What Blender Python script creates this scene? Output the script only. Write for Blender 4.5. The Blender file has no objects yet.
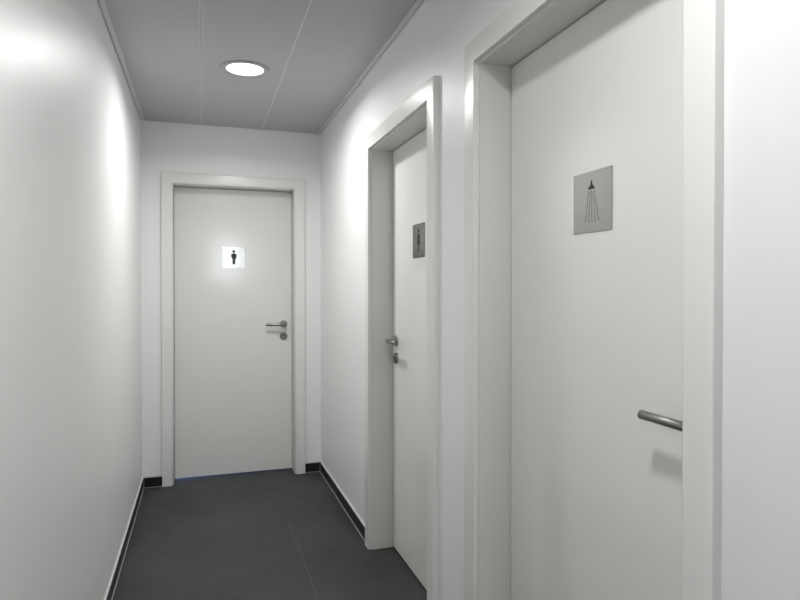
import bpy, bmesh, math
from mathutils import Vector, Matrix

S = bpy.context.scene
COL = S.collection

# ---------------------------------------------------------------- camera, world, exposure
XL, XR, YE, YR, CH = -0.372, 0.8086, 4.310, -2.90, 2.40      # left wall, right wall, end wall, rear wall, ceiling

cd = bpy.data.cameras.new('camera')
cd.sensor_width = 36.0
cd.lens = 610.4 / 800.0 * 36.0
cd.shift_y = -6.0 / 800.0
cd.clip_start = 0.02
cam = bpy.data.objects.new('camera', cd)
COL.objects.link(cam)
cam.location = (0, 0, 1.312)
cam.rotation_euler = (math.radians(90 - 0.617), 0, -math.radians(18.02))
S.camera = cam

S.view_settings.view_transform = 'Standard'
S.view_settings.look = 'None'
S.view_settings.gamma = 1.0
S.view_settings.use_curve_mapping = False
S.view_settings.exposure = 0.0

w = bpy.data.worlds.new('overcast_daylight')
S.world = w
w.use_nodes = True
bg = w.node_tree.nodes['Background']
bg.inputs['Color'].default_value = (0.92, 0.96, 1.0, 1)
bg.inputs['Strength'].default_value = 9.5

LAMP_W = 13.2                    # watts of each downlight
LAMP_SPREAD = math.radians(164)
LAMP_COL = (1.0, 0.992, 0.978)

# ---------------------------------------------------------------- helpers
def new_mat(name):
    m = bpy.data.materials.new(name)
    m.use_nodes = True
    nt = m.node_tree
    return m, nt, nt.nodes['Principled BSDF']

def N(nt, typ, **kw):
    n = nt.nodes.new(typ)
    for k, v in kw.items():
        setattr(n, k, v)
    return n

def mth(nt, op, a, b=None, c=None):
    n = N(nt, 'ShaderNodeMath', operation=op)
    for i, v in enumerate((a, b, c)):
        if v is None:
            continue
        if isinstance(v, (int, float)):
            n.inputs[i].default_value = v
        else:
            nt.links.new(v, n.inputs[i])
    return n.outputs[0]

def noise(nt, scale, detail=3, stretch=(1, 1, 1), rough=0.5):
    tc = N(nt, 'ShaderNodeTexCoord')
    mp = N(nt, 'ShaderNodeMapping')
    mp.inputs['Scale'].default_value = stretch
    nt.links.new(tc.outputs['Object'], mp.inputs['Vector'])
    n = N(nt, 'ShaderNodeTexNoise')
    n.inputs['Scale'].default_value = scale
    n.inputs['Detail'].default_value = detail
    n.inputs['Roughness'].default_value = rough
    nt.links.new(mp.outputs[0], n.inputs['Vector'])
    return n.outputs['Fac']

def ramp(nt, fac, lo, hi, p0=0.3, p1=0.7):
    r = N(nt, 'ShaderNodeMapRange')
    r.inputs['From Min'].default_value = p0
    r.inputs['From Max'].default_value = p1
    r.inputs['To Min'].default_value = lo
    r.inputs['To Max'].default_value = hi
    nt.links.new(fac, r.inputs['Value'])
    return r.outputs[0]

def mixcol(nt, fac, a, b):
    n = N(nt, 'ShaderNodeMix', data_type='RGBA')
    nt.links.new(fac, n.inputs[0])
    for sock, v in ((n.inputs[6], a), (n.inputs[7], b)):
        if isinstance(v, tuple):
            sock.default_value = (*v, 1)
        else:
            nt.links.new(v, sock)
    return n.outputs[2]

def bump(nt, p, h, strength, dist):
    b = N(nt, 'ShaderNodeBump')
    b.inputs['Strength'].default_value = strength
    b.inputs['Distance'].default_value = dist
    nt.links.new(h, b.inputs['Height'])
    nt.links.new(b.outputs[0], p.inputs['Normal'])

def paint(name, col, rough, tex=0.0, scale=300, var=0.012, coat=0.0, stretch=(1, 1, 1), spec=0.5):
    m, nt, p = new_mat(name)
    f = noise(nt, 3.0, 4)
    c2 = tuple(max(0, c - var) for c in col)
    nt.links.new(mixcol(nt, ramp(nt, f, 0, 1), c2, col), p.inputs['Base Color'])
    nt.links.new(ramp(nt, noise(nt, 6.0, 3), rough - 0.02, rough + 0.02), p.inputs['Roughness'])
    p.inputs['Specular IOR Level'].default_value = spec
    if coat:
        p.inputs['Coat Weight'].default_value = coat
        p.inputs['Coat Roughness'].default_value = 0.25
    if tex:
        bump(nt, p, noise(nt, scale, 3, stretch), tex, 0.0006)
    return m

WALL = paint('satin_wall_paint', (0.915, 0.914, 0.914), 0.41, 0.55, 55, stretch=(1, 1, 0.05), spec=0.36)
DOORP = paint('door_laminate', (0.83, 0.838, 0.81), 0.125, 0.03, 60)
FRAMEP = paint('frame_laminate_shaded', (0.76, 0.77, 0.73), 0.30, 0.02, 60)  # darker than the casing: shade of the door reveals put into its colour
CASEP = paint('casing_laminate_lit', (0.83, 0.84, 0.815), 0.30, 0.02, 60)  # lighter copy of the frame laminate, light on the casing put into its colour
CEIL = paint('ceiling_metal_paint', (0.49, 0.492, 0.495), 0.5, 0.05, 400)
TRIMP = paint('trim_metal_paint', (0.70, 0.70, 0.70), 0.38)
RIM = paint('downlight_rim', (0.42, 0.42, 0.42), 0.35)
SEAL = paint('rubber_seal', (0.13, 0.132, 0.13), 0.7)
CAULK = paint('white_sealant', (0.72, 0.72, 0.71), 0.4)
GROUT = paint('grey_grout', (0.42, 0.42, 0.44), 0.8)
INK = paint('black_inlay', (0.012, 0.012, 0.014), 0.45)
DARK = paint('unlit_void_plaster', (0.25, 0.25, 0.25), 0.8)
SKIRT = paint('black_skirting_tile', (0.012, 0.012, 0.016), 0.3, var=0.003)

def steel(name, col, rough, axis):
    m, nt, p = new_mat(name)
    p.inputs['Metallic'].default_value = 1.0
    st = [12, 12, 12]
    st[axis] = 0.4
    f = noise(nt, 60, 4, tuple(st))
    nt.links.new(mixcol(nt, ramp(nt, f, 0, 1), tuple(c * 0.9 for c in col), col), p.inputs['Base Color'])
    nt.links.new(ramp(nt, f, rough - 0.05, rough + 0.05), p.inputs['Roughness'])
    bump(nt, p, f, 0.05, 0.0003)
    return m

STEEL = steel('brushed_steel', (0.31, 0.306, 0.295), 0.32, 0)
PLATE = steel('brushed_steel_plate', (0.30, 0.30, 0.288), 0.17, 2)

def floor_mat():
    m, nt, p = new_mat('anthracite_floor_tile')
    tc = N(nt, 'ShaderNodeTexCoord')
    sp = N(nt, 'ShaderNodeSeparateXYZ')
    nt.links.new(tc.outputs['Object'], sp.inputs[0])
    X, Y = sp.outputs[0], sp.outputs[1]
    def line(v, pos, half):
        d = mth(nt, 'ABSOLUTE', mth(nt, 'SUBTRACT', v, pos))
        return mth(nt, 'SUBTRACT', 1.0, mth(nt, 'SMOOTH_MIN', mth(nt, 'DIVIDE', d, half), 1.0, 0.1))
    cloud = noise(nt, 2.2, 6, rough=0.6)
    fine = noise(nt, 14, 5, (1, 1.6, 1), rough=0.6)
    mixf = mth(nt, 'ADD', mth(nt, 'MULTIPLY', cloud, 0.65), mth(nt, 'MULTIPLY', fine, 0.35))
    base = mixcol(nt, ramp(nt, mixf, 0, 1, 0.35, 0.65), (0.026, 0.026, 0.027), (0.054, 0.054, 0.0537))
    lx_r = line(X, 0.462, 0.0028)
    lx_l = line(X, -0.037, 0.0030)
    # cross joints: a course every 0.996 m, offset between the columns
    left = mth(nt, 'LESS_THAN', X, -0.037)
    right = mth(nt, 'GREATER_THAN', X, 0.459)
    yo = mth(nt, 'ADD', mth(nt, 'MULTIPLY', left, 0.50), mth(nt, 'MULTIPLY', right, 0.50))
    yy = mth(nt, 'ADD', mth(nt, 'ADD', Y, yo), 10 * 0.996 - 2.855)
    ym = mth(nt, 'MODULO', yy, 0.996)
    ly = mth(nt, 'MAXIMUM', line(ym, 0.0, 0.003), line(ym, 0.996, 0.003))
    base = mixcol(nt, mth(nt, 'MULTIPLY', ly, 0.8), base, (0.03, 0.03, 0.031))
    base = mixcol(nt, mth(nt, 'MULTIPLY', lx_l, 0.8), base, (0.026, 0.026, 0.027))
    base = mixcol(nt, mth(nt, 'MULTIPLY', lx_r, mth(nt, 'ADD', 0.25, mth(nt, 'MULTIPLY', mth(nt, 'LESS_THAN', Y, 3.53), 0.65))), base, (0.13, 0.127, 0.124))
    nt.links.new(base, p.inputs['Base Color'])
    nt.links.new(ramp(nt, fine, 0.42, 0.56), p.inputs['Roughness'])
    p.inputs['Specular IOR Level'].default_value = 0.4
    h = mth(nt, 'SUBTRACT', mth(nt, 'MULTIPLY', fine, 0.15), mth(nt, 'MAXIMUM', mth(nt, 'MAXIMUM', lx_l, ly), lx_r))
    bump(nt, p, h, 0.35, 0.001)
    return m
FLOOR = floor_mat()

def emit_mat(name, col, s):
    m, nt, p = new_mat(name)
    p.inputs['Base Color'].default_value = (0.9, 0.9, 0.9, 1)
    p.inputs['Emission Color'].default_value = (*col, 1)
    p.inputs['Emission Strength'].default_value = s
    return m
DIFF = emit_mat('lit_diffuser', LAMP_COL, 4.0)

def glass_mat():
    m, nt, p = new_mat('window_glass')
    p.inputs['Base Color'].default_value = (1, 1, 1, 1)
    p.inputs['Roughness'].default_value = 0.0
    p.inputs['Transmission Weight'].default_value = 1.0
    p.inputs['IOR'].default_value = 1.01
    return m
GLASS = glass_mat()

def link(name, bm, mat, parent=None, kind=None, smooth=False):
    me = bpy.data.meshes.new(name)
    bmesh.ops.recalc_face_normals(bm, faces=bm.faces[:])
    bm.to_mesh(me)
    bm.free()
    me.materials.append(mat)
    if smooth:
        me.shade_smooth() if hasattr(me, 'shade_smooth') else None
        me.set_sharp_from_angle(angle=math.radians(40))
    o = bpy.data.objects.new(name, me)
    COL.objects.link(o)
    if parent:
        o.parent = parent
    if kind:
        o['kind'] = kind
    return o

def box(bm, x0, x1, y0, y1, z0, z1, bev=0.0):
    r = bmesh.ops.create_cube(bm, size=1.0, matrix=Matrix.Translation(((x0 + x1) / 2, (y0 + y1) / 2, (z0 + z1) / 2))
                              @ Matrix.Diagonal((abs(x1 - x0), abs(y1 - y0), abs(z1 - z0), 1)))
    if bev:
        es = {e for v in r['verts'] for e in v.link_edges}
        bmesh.ops.bevel(bm, geom=list(es), offset=bev, segments=3, affect='EDGES', profile=0.5)

def boxes(lst, bev=0.0):
    bm = bmesh.new()
    for b in lst:
        box(bm, *b, bev=bev)
    return bm

def prism(bm, pts, y0, y1):
    """polygon in the xz plane extruded along y"""
    a = [bm.verts.new((x, y0, z)) for x, z in pts]
    b = [bm.verts.new((x, y1, z)) for x, z in pts]
    bm.faces.new(a)
    bm.faces.new(b[::-1])
    n = len(pts)
    for i in range(n):
        bm.faces.new((a[i], b[i], b[(i + 1) % n], a[(i + 1) % n]))

def u_frame(half, top, width, y0, y1, bev=0.0):
    """door surround: two uprights and a head in one piece, inner opening 2*half wide and top high"""
    bm = bmesh.new()
    pts = [(-half, 0), (-half, top), (half, top), (half, 0), (half + width, 0), (half + width, top + width),
           (-half - width, top + width), (-half - width, 0)]
    prism(bm, pts, y0, y1)
    if bev:
        es = [e for e in bm.edges if abs(e.verts[0].co.y - y0) < 1e-6 and abs(e.verts[1].co.y - y0) < 1e-6
              and max(e.verts[0].co.z, e.verts[1].co.z) > 0.01]
        bmesh.ops.bevel(bm, geom=es, offset=bev, segments=4, affect='EDGES', profile=0.5)
    return bm

def lathe(bm, prof, origin, n=40):
    """profile of (radius, depth) turned about the -y axis through origin (x, y, z)"""
    ox, oy, oz = origin
    rings = []
    for r, d in prof:
        if r < 1e-6:
            rings.append([bm.verts.new((ox, oy - d, oz))])
        else:
            rings.append([bm.verts.new((ox + r * math.cos(2 * math.pi * k / n), oy - d, oz + r * math.sin(2 * math.pi * k / n)))
                          for k in range(n)])
    for A, B in zip(rings, rings[1:]):
        for k in range(n):
            a0, a1 = A[k % len(A)], A[(k + 1) % len(A)]
            b0, b1 = B[k % len(B)], B[(k + 1) % len(B)]
            vs = []
            for v in (a0, a1, b1, b0):
                if v not in vs:
                    vs.append(v)
            if len(vs) > 2:
                bm.faces.new(vs)

def sweep(bm, path, rad, n=28):
    """round bar along a path lying in a horizontal plane"""
    rings = []
    for i, P in enumerate(path):
        a = path[max(i - 1, 0)]
        b = path[min(i + 1, len(path) - 1)]
        t = (b - a).normalized()
        up = Vector((0, 0, 1))
        s = t.cross(up).normalized()
        r = rad[i]
        rings.append([bm.verts.new(P + (s * math.cos(2 * math.pi * k / n) + up * math.sin(2 * math.pi * k / n)) * r) for k in range(n)])
    for A, B in zip(rings, rings[1:]):
        for k in range(n):
            bm.faces.new((A[k], A[(k + 1) % n], B[(k + 1) % n], B[k]))
    bm.faces.new(rings[0][::-1])
    bm.faces.new(rings[-1])

def empty(name, loc, rz=0.0, **props):
    o = bpy.data.objects.new(name, None)
    o.empty_display_size = 0.1
    o.location = loc
    o.rotation_euler = (0, 0, rz)
    COL.objects.link(o)
    for k, v in props.items():
        o[k] = v
    return o

# ---------------------------------------------------------------- room shell
LT = 0.022                                        # thickness of door linings
XB = XR + 0.20                                    # back face of the right-hand wall
END_C, END_H = 0.2215, 0.4065                      # end door: centre x, half opening
MID_C, MID_H = 2.5225, 0.4175
NEAR_C, NEAR_H = 1.277, 0.429
OPT = 2.003                                       # opening height

link('floor', boxes([(XL - 0.15, XR + 0.62, YR - 0.15, YE + 0.75, -0.10, 0.0)]), FLOOR, kind='structure')

link('wall_left', boxes([(XL - 0.15, XL, YR - 0.15, YE + 0.20, 0.0, CH + 0.1)]), WALL, kind='structure')

def edge(c, h):
    return c - h - LT, c + h + LT
m0, m1 = edge(MID_C, MID_H)
n0, n1 = edge(NEAR_C, NEAR_H)
e0, e1 = edge(END_C, END_H)
link('wall_right', boxes([
    (XR, XB, YR, n0, 0, CH + 0.1), (XR, XB, n1, m0, 0, CH + 0.1), (XR, XB, m1, YE, 0, CH + 0.1),
    (XR, XB, n0, n1, OPT + LT, CH + 0.1), (XR, XB, m0, m1, OPT + LT, CH + 0.1)]), WALL, kind='structure')
link('wall_end', boxes([
    (XL, e0, YE, YE + 0.20, 0, CH + 0.1), (e1, XB, YE, YE + 0.20, 0, CH + 0.1),
    (e0, e1, YE, YE + 0.20, OPT + LT, CH + 0.1)]), WALL, kind='structure')
# far side of the cubicles behind the two side doors
link('wall_behind', boxes([(XR + 0.55, XR + 0.62, YR, YE, 0, CH + 0.1), (XB, XR + 0.55, YR, YR + 0.07, 0, CH + 0.1),
                           (XB, XR + 0.55, YE - 0.07, YE, 0, CH + 0.1), (XB, XR + 0.55, 1.80, 1.87, 0, CH + 0.1),
                           (XB, XR + 0.62, YR, YE, CH + 0.1, CH + 0.2),
                           (XL - 0.15, XB + 0.4, YE + 0.69, YE + 0.75, 0, CH + 0.1), (XL - 0.15, XL - 0.09, YE + 0.20, YE + 0.69, 0, CH + 0.1),
                           (XB + 0.06, XB + 0.12, YE + 0.20, YE + 0.69, 0, CH + 0.1), (XL - 0.15, XB + 0.4, YE + 0.20, YE + 0.75, CH + 0.1, CH + 0.2)]), DARK, kind='structure')
# bluish daylight of the room behind the end door, seen under the leaf
ld = bpy.data.lights.new('toilet_daylight', 'AREA')
ld.size = 0.25
ld.energy = 45.0
ld.color = (0.30, 0.52, 1.0)
lo = bpy.data.objects.new('toilet_daylight', ld)
COL.objects.link(lo)
lo.location = (-0.22, YE + 0.45, 0.6)
# rear wall with a daylight window
WX0, WX1, WZ0, WZ1 = 0.15, 0.77, 1.38, 2.30
link('wall_rear', boxes([
    (XL, WX0, YR - 0.15, YR, 0, CH + 0.1), (WX1, XB, YR - 0.15, YR, 0, CH + 0.1),
    (WX0, WX1, YR - 0.15, YR, 0, WZ0), (WX0, WX1, YR - 0.15, YR, WZ1, CH + 0.1)]), WALL, kind='structure')
win = empty('window_1', ((WX0 + WX1) / 2, YR - 0.06, WZ0), kind='structure')
hw = (WX1 - WX0) / 2
hh = WZ1 - WZ0
bm = boxes([(-hw, -hw + 0.05, -0.03, 0.03, 0, hh), (hw - 0.05, hw, -0.03, 0.03, 0, hh),
            (-hw + 0.05, hw - 0.05, -0.03, 0.03, 0, 0.05), (-hw + 0.05, hw - 0.05, -0.03, 0.03, hh - 0.05, hh)], 0.004)
link('window_frame', bm, FRAMEP, win)
link('pane', boxes([(-hw + 0.05, hw - 0.05, -0.006, 0.006, 0.05, hh - 0.05)]), GLASS, win)
link('window_sill', boxes([(-hw - 0.02, hw + 0.02, 0.03, 0.12, -0.025, 0.0)], 0.004), FRAMEP, win)

# ceiling of long 40 cm metal panels with bevelled joints
bm = bmesh.new()
LY = (0.21, 3.14), (0.21, 0.71)
xs = [(XL + 0.026, 0.003), (0.003, 0.400), (0.400, XR - 0.026)]
for a, b in xs:
    box(bm, a, b, YR, YE - 0.004, CH, CH + 0.02, bev=0.002)
box(bm, XL, XR, YR, YE, CH + 0.02, CH + 0.05)
ceil = link('ceiling', bm, CEIL, kind='structure')
link('joint_strip', boxes([(x, x + 0.0028, YR, YE - 0.004, CH - 0.0008, CH + 0.004) for x in (-0.0035, 0.0055)]), TRIMP, ceil)
link('joint_strip', boxes([(0.3978, 0.4022, YR, YE - 0.004, CH - 0.0008, CH + 0.004)]), TRIMP, ceil)
for nm, a, b in (('trim_left', XL + 0.003, XL + 0.026), ('trim_right', XR - 0.026, XR - 0.003)):
    link(nm, boxes([(a, b, YR, YE - 0.003, CH - 0.0025, CH + 0.016)], 0.002), TRIMP, kind='structure')

# black tile skirting, light sealant along its top, grey grout along its foot
SH, ST = 0.064, 0.009
def skirting(name, p0, p1, nrm, joints=()):
    """runs from p0 to p1 (xy) at the wall, nrm points into the corridor"""
    p0, p1, nrm = Vector(p0), Vector(p1), Vector(nrm)
    d = (p1 - p0)
    L = d.length
    d.normalize()
    M = Matrix(((d.x, nrm.x, 0, p0.x), (d.y, nrm.y, 0, p0.y), (0, 0, 1, 0), (0, 0, 0, 1)))
    def put(nm, lst, mat, parent=None, kind=None, bev=0.0):
        bm = boxes(lst, bev)
        bmesh.ops.transform(bm, matrix=M, verts=bm.verts[:])
        return link(nm, bm, mat, parent, kind)
    js = [0] + list(joints) + [L]
    tiles = [(a + 0.0012, b - 0.0012, 0.0, ST, 0.003, SH) for a, b in zip(js, js[1:])]
    o = put(name, tiles, SKIRT, None, 'structure', 0.0008)
    put('sealant', [(0, L, 0, ST * 0.85, SH, SH + 0.010)], CAULK, o, None, 0.002)
    put('grout_line', [(0, L, 0, ST + 0.003, 0.0, 0.0028)] + [(j - 0.0012, j + 0.0012, 0, ST - 0.001, 0, SH) for j in joints]
        + [(0, 0.0028, 0, ST + 0.0003, 0, SH), (L - 0.0012, L, 0, ST - 0.001, 0, SH)], GROUT, o)
    return o
CW = 0.065
skirting('baseboard_left', (XL, YR), (XL, YE), (1, 0), (0.6, 1.2, 1.8, 2.4, 3.0, 3.6, 4.2, 4.8, 5.4, 6.0, 6.6))
skirting('baseboard_end', (XL + ST, YE), (END_C - END_H - CW, YE), (0, -1))
skirting('baseboard_end', (XR - ST, YE), (END_C + END_H + CW, YE), (0, -1))
skirting('baseboard_right', (XR, YE), (XR, MID_C + MID_H + CW), (-1, 0), (0.62,))
skirting('baseboard_right', (XR, MID_C - MID_H - CW), (XR, NEAR_C + NEAR_H + CW), (-1, 0))
skirting('baseboard_right', (XR, NEAR_C - NEAR_H - CW), (XR, YR), (-1, 0), (0.6, 1.2, 1.8, 2.4, 3.0))

# ---------------------------------------------------------------- doors
RD = 0.107                                        # recess of the leaf behind the wall face
def make_door(name, loc, rz, half, side, gap, label):
    """side: +1 handle on the viewer's right, -1 on the left"""
    d = empty(name, loc, rz, kind='structure', label=label)
    link('casing', u_frame(half, OPT, CW, -0.020, 0.0, 0.003), CASEP, d, smooth=True)
    i = half - 0.007
    link('door_lining', u_frame(i, OPT - 0.007, LT + 0.007, -0.0015, 0.20, 0.0035), FRAMEP, d, smooth=True)
    lw, lt = i - 0.003, OPT - 0.010
    link('seal', u_frame(lw - 0.004, lt - 0.004, 0.0065, RD + 0.012, RD + 0.020), SEAL, d)
    bm = boxes([(-lw, lw, RD, RD + 0.040, gap, lt)], 0.0012)
    leaf = link('door_leaf', bm, DOORP, d)
    # lever handle on a round rose
    hx, hz, y = side * (half - 0.070), 1.049, RD
    h = link('handle', (lambda b: (lathe(b, [(0, 0), (0.0270, 0), (0.0270, 0.0075), (0.0255, 0.0092), (0.0125, 0.0098), (0.0125, 0.0112), (0, 0.0112)],
                                         (hx, y, hz)), b)[1])(bmesh.new()), STEEL, d, smooth=True)
    h.name = 'handle'
    bm = bmesh.new()
    R, off, ln, rr = 0.012, 0.051, 0.127, 0.0098
    path = [Vector((hx, y - 0.009, hz)), Vector((hx, y - 0.02, hz)), Vector((hx, y - off + R + 0.001, hz))]
    for k in range(0, 13):
        a = math.radians(90 * k / 12)
        path.append(Vector((hx - side * R * (1 - math.cos(a)), y - (off - R) - R * math.sin(a), hz)))
    path += [Vector((hx - side * (ln - 0.0015), y - off, hz)), Vector((hx - side * ln, y - off, hz))]
    rad = [rr] * (len(path) - 1) + [rr - 0.0012]
    sweep(bm, path, rad)
    link('lever', bm, STEEL, h, smooth=True)
    # round lock escutcheon with a profile cylinder
    bm = bmesh.new()
    kz = 0.963
    lathe(bm, [(0, 0), (0.0270, 0), (0.0270, 0.0075), (0.0250, 0.0095), (0, 0.0095)], (hx, y, kz))
    esc = link('lock_escutcheon', bm, STEEL, d, smooth=True)
    bm = bmesh.new()
    lathe(bm, [(0, 0.009), (0.0086, 0.009), (0.0086, 0.0132), (0.0078, 0.0140), (0, 0.0140)], (hx, y, kz + 0.006), 28)
    box(bm, hx - 0.005, hx + 0.005, y - 0.0135, y - 0.009, kz - 0.020, kz, bev=0.002)
    link('lock_cylinder', bm, PLATE, esc, smooth=True)
    bm = bmesh.new()
    box(bm, hx - 0.0012, hx + 0.0012, y - 0.0143, y - 0.0135, kz + 0.001, kz + 0.012)
    link('keyhole', bm, INK, esc)
    return d

R90 = -math.pi / 2
make_door('door_1', (END_C, YE, 0), 0.0, END_H, 1, 0.010, 'white door closing off the far end of the corridor')
make_door('door_2', (XR, MID_C, 0), R90, MID_H, -1, 0.010, 'white door in the long wall between the shower door and the end wall')
make_door('door_3', (XR, NEAR_C, 0), R90, NEAR_H, 1, 0.010, 'white door in the long wall bearing the shower sign')

# ---------------------------------------------------------------- signs
def disc(bm, cx, cz, rx, rz, y0, y1, n=28):
    prism(bm, [(cx + rx * math.cos(2 * math.pi * k / n), cz + rz * math.sin(2 * math.pi * k / n)) for k in range(n)], y0, y1)

def make_sign(name, loc, rz, label, draw):
    bm = boxes([(-0.0775, 0.0775, -0.0018, 0.0, -0.075, 0.075)], 0.0005)
    s = link(name, bm, PLATE)
    s.location = loc
    s.rotation_euler = (0, 0, rz)
    s['label'] = label
    s['category'] = 'sign'
    s['group'] = 'square steel pictogram signs on the doors'
    bm = bmesh.new()
    draw(bm, -0.0022, -0.0016)
    link('pictogram', bm, INK, s)
    return s

def man(bm, a, b):
    disc(bm, 0.0, 0.0435, 0.0100, 0.0095, a, b)
    # torso with the arms held close: rounded shoulders
    sh = [(-0.018, -0.004), (-0.018, 0.023)]
    sh += [(-0.011 - 0.006 * math.cos(t), 0.023 + 0.007 * math.sin(t)) for t in (0.5, 1.0, 1.57)]
    sh += [(0.011 + 0.006 * math.cos(t), 0.023 + 0.007 * math.sin(t)) for t in (1.57, 1.0, 0.5)]
    sh += [(0.018, 0.023), (0.018, -0.004), (0.0125, -0.006), (0.0095, -0.004), (-0.0095, -0.004), (-0.0125, -0.006)]
    prism(bm, sh, a, b)
    prism(bm, [(-0.0095, -0.0045), (-0.0095, -0.046), (0.0, -0.046), (0.0, -0.0045)], a, b)
    prism(bm, [(0.0095, -0.0045), (0.0095, -0.046), (0.0, -0.046), (0.0, -0.0045)][::-1], a, b)

def woman(bm, a, b):
    disc(bm, 0.0, 0.044, 0.0088, 0.0088, a, b)
    prism(bm, [(-0.012, 0.027), (-0.009, 0.031), (0.009, 0.031), (0.012, 0.027), (0.010, 0.006), (0.023, -0.016), (-0.023, -0.016), (-0.010, 0.006)], a, b)
    for s in (-1, 1):
        q = [(s * 0.0125, 0.027), (s * 0.0165, 0.024), (s * 0.0235, 0.000), (s * 0.0195, -0.001)]
        prism(bm, q if s < 0 else q[::-1], a, b)
        q = [(s * 0.0088, -0.0165), (s * 0.0083, -0.050), (s * 0.0022, -0.050), (s * 0.0016, -0.0165)]
        prism(bm, q, a, b)

def shower(bm, a, b):
    # cone-shaped shower head on a short neck
    prism(bm, [(-0.0035, 0.048), (0.0005, 0.048), (0.0025, 0.042), (0.0105, 0.035), (0.012, 0.031), (-0.015, 0.031), (-0.0135, 0.035), (-0.0055, 0.042)], a, b)
    disc(bm, -0.0015, 0.0485, 0.0026, 0.0045, a, b, 14)
    # five fanned jets of short dashes
    for k in range(5):
        t = k / 4
        x0, z0 = -0.0125 + t * 0.022, 0.027
        x1, z1 = -0.0265 + t * 0.055, -0.053
        n = 13
        ph = 0.5 * (k % 2)
        for i in range(n):
            u0, u1 = (i + 0.10 + ph) / (n + 0.5), (i + 0.62 + ph) / (n + 0.5)
            A = Vector((x0 + (x1 - x0) * u0, z0 + (z1 - z0) * u0))
            B = Vector((x0 + (x1 - x0) * u1, z0 + (z1 - z0) * u1))
            w_ = 0.0010
            prism(bm, [(A.x - w_, A.y), (A.x + w_, A.y), (B.x + w_, B.y), (B.x - w_, B.y)], a, b)

make_sign('door_sign', (END_C - 0.005, YE + RD - 0.0002, 1.519), 0.0, 'square steel sign with a black man pictogram, on the door at the corridor end', man)
make_sign('door_sign', (XR + RD - 0.0002, MID_C + 0.021, 1.519), R90, 'square steel sign with a slim black figure, on the middle door', woman)
make_sign('door_sign', (XR + RD - 0.0002, NEAR_C + 0.007, 1.523), R90, 'square steel sign with a black shower head and dashed spray lines', shower)

# ---------------------------------------------------------------- downlights
def make_lamp(x, y, label, watts=LAMP_W):
    t = empty('ceiling_light', (x, y, CH), label=label, category='lamp', group='round downlights in the corridor ceiling')
    bm = bmesh.new()
    n = 64
    prof = [(0.119, 0.002), (0.119, -0.005), (0.115, -0.008), (0.094, -0.0065), (0.091, -0.005), (0.090, -0.001), (0.090, 0.001)]
    rings = [[bm.verts.new((r * math.cos(2 * math.pi * k / n), r * math.sin(2 * math.pi * k / n), z)) for k in range(n)] for r, z in prof]
    for A, B in zip(rings, rings[1:] + rings[:1]):
        for k in range(n):
            bm.faces.new((A[k], A[(k + 1) % n], B[(k + 1) % n], B[k]))
    link('trim_ring', bm, RIM, t, smooth=True)
    bm = bmesh.new()
    prof = [(0.090, -0.001), (0.06, -0.0018), (0.03, -0.0024), (0, -0.0026)]
    rings = [[bm.verts.new((r * math.cos(2 * math.pi * k / n), r * math.sin(2 * math.pi * k / n), z)) for k in range(n)] if r else
             [bm.verts.new((0, 0, z))] for r, z in prof]
    for A, B in zip(rings, rings[1:]):
        for k in range(n):
            if len(B) == 1:
                bm.faces.new((A[k], A[(k + 1) % n], B[0]))
            else:
                bm.faces.new((A[k], A[(k + 1) % n], B[(k + 1) % n], B[k]))
    link('diffuser', bm, DIFF, t, smooth=True)
    ld = bpy.data.lights.new('downlight_beam', 'AREA')
    ld.shape = 'DISK'
    ld.size = 0.172
    ld.energy = watts
    ld.color = LAMP_COL
    ld.spread = LAMP_SPREAD
    lo = bpy.data.objects.new('downlight_beam', ld)
    COL.objects.link(lo)
    lo.parent = t
    lo.location = (0, 0, -0.0045)

make_lamp(*LY[0], 'round lit downlight with a thin white rim in the grey corridor ceiling')
make_lamp(*LY[1], 'round lit downlight in the ceiling above the shower door, out of the picture', 11.0)
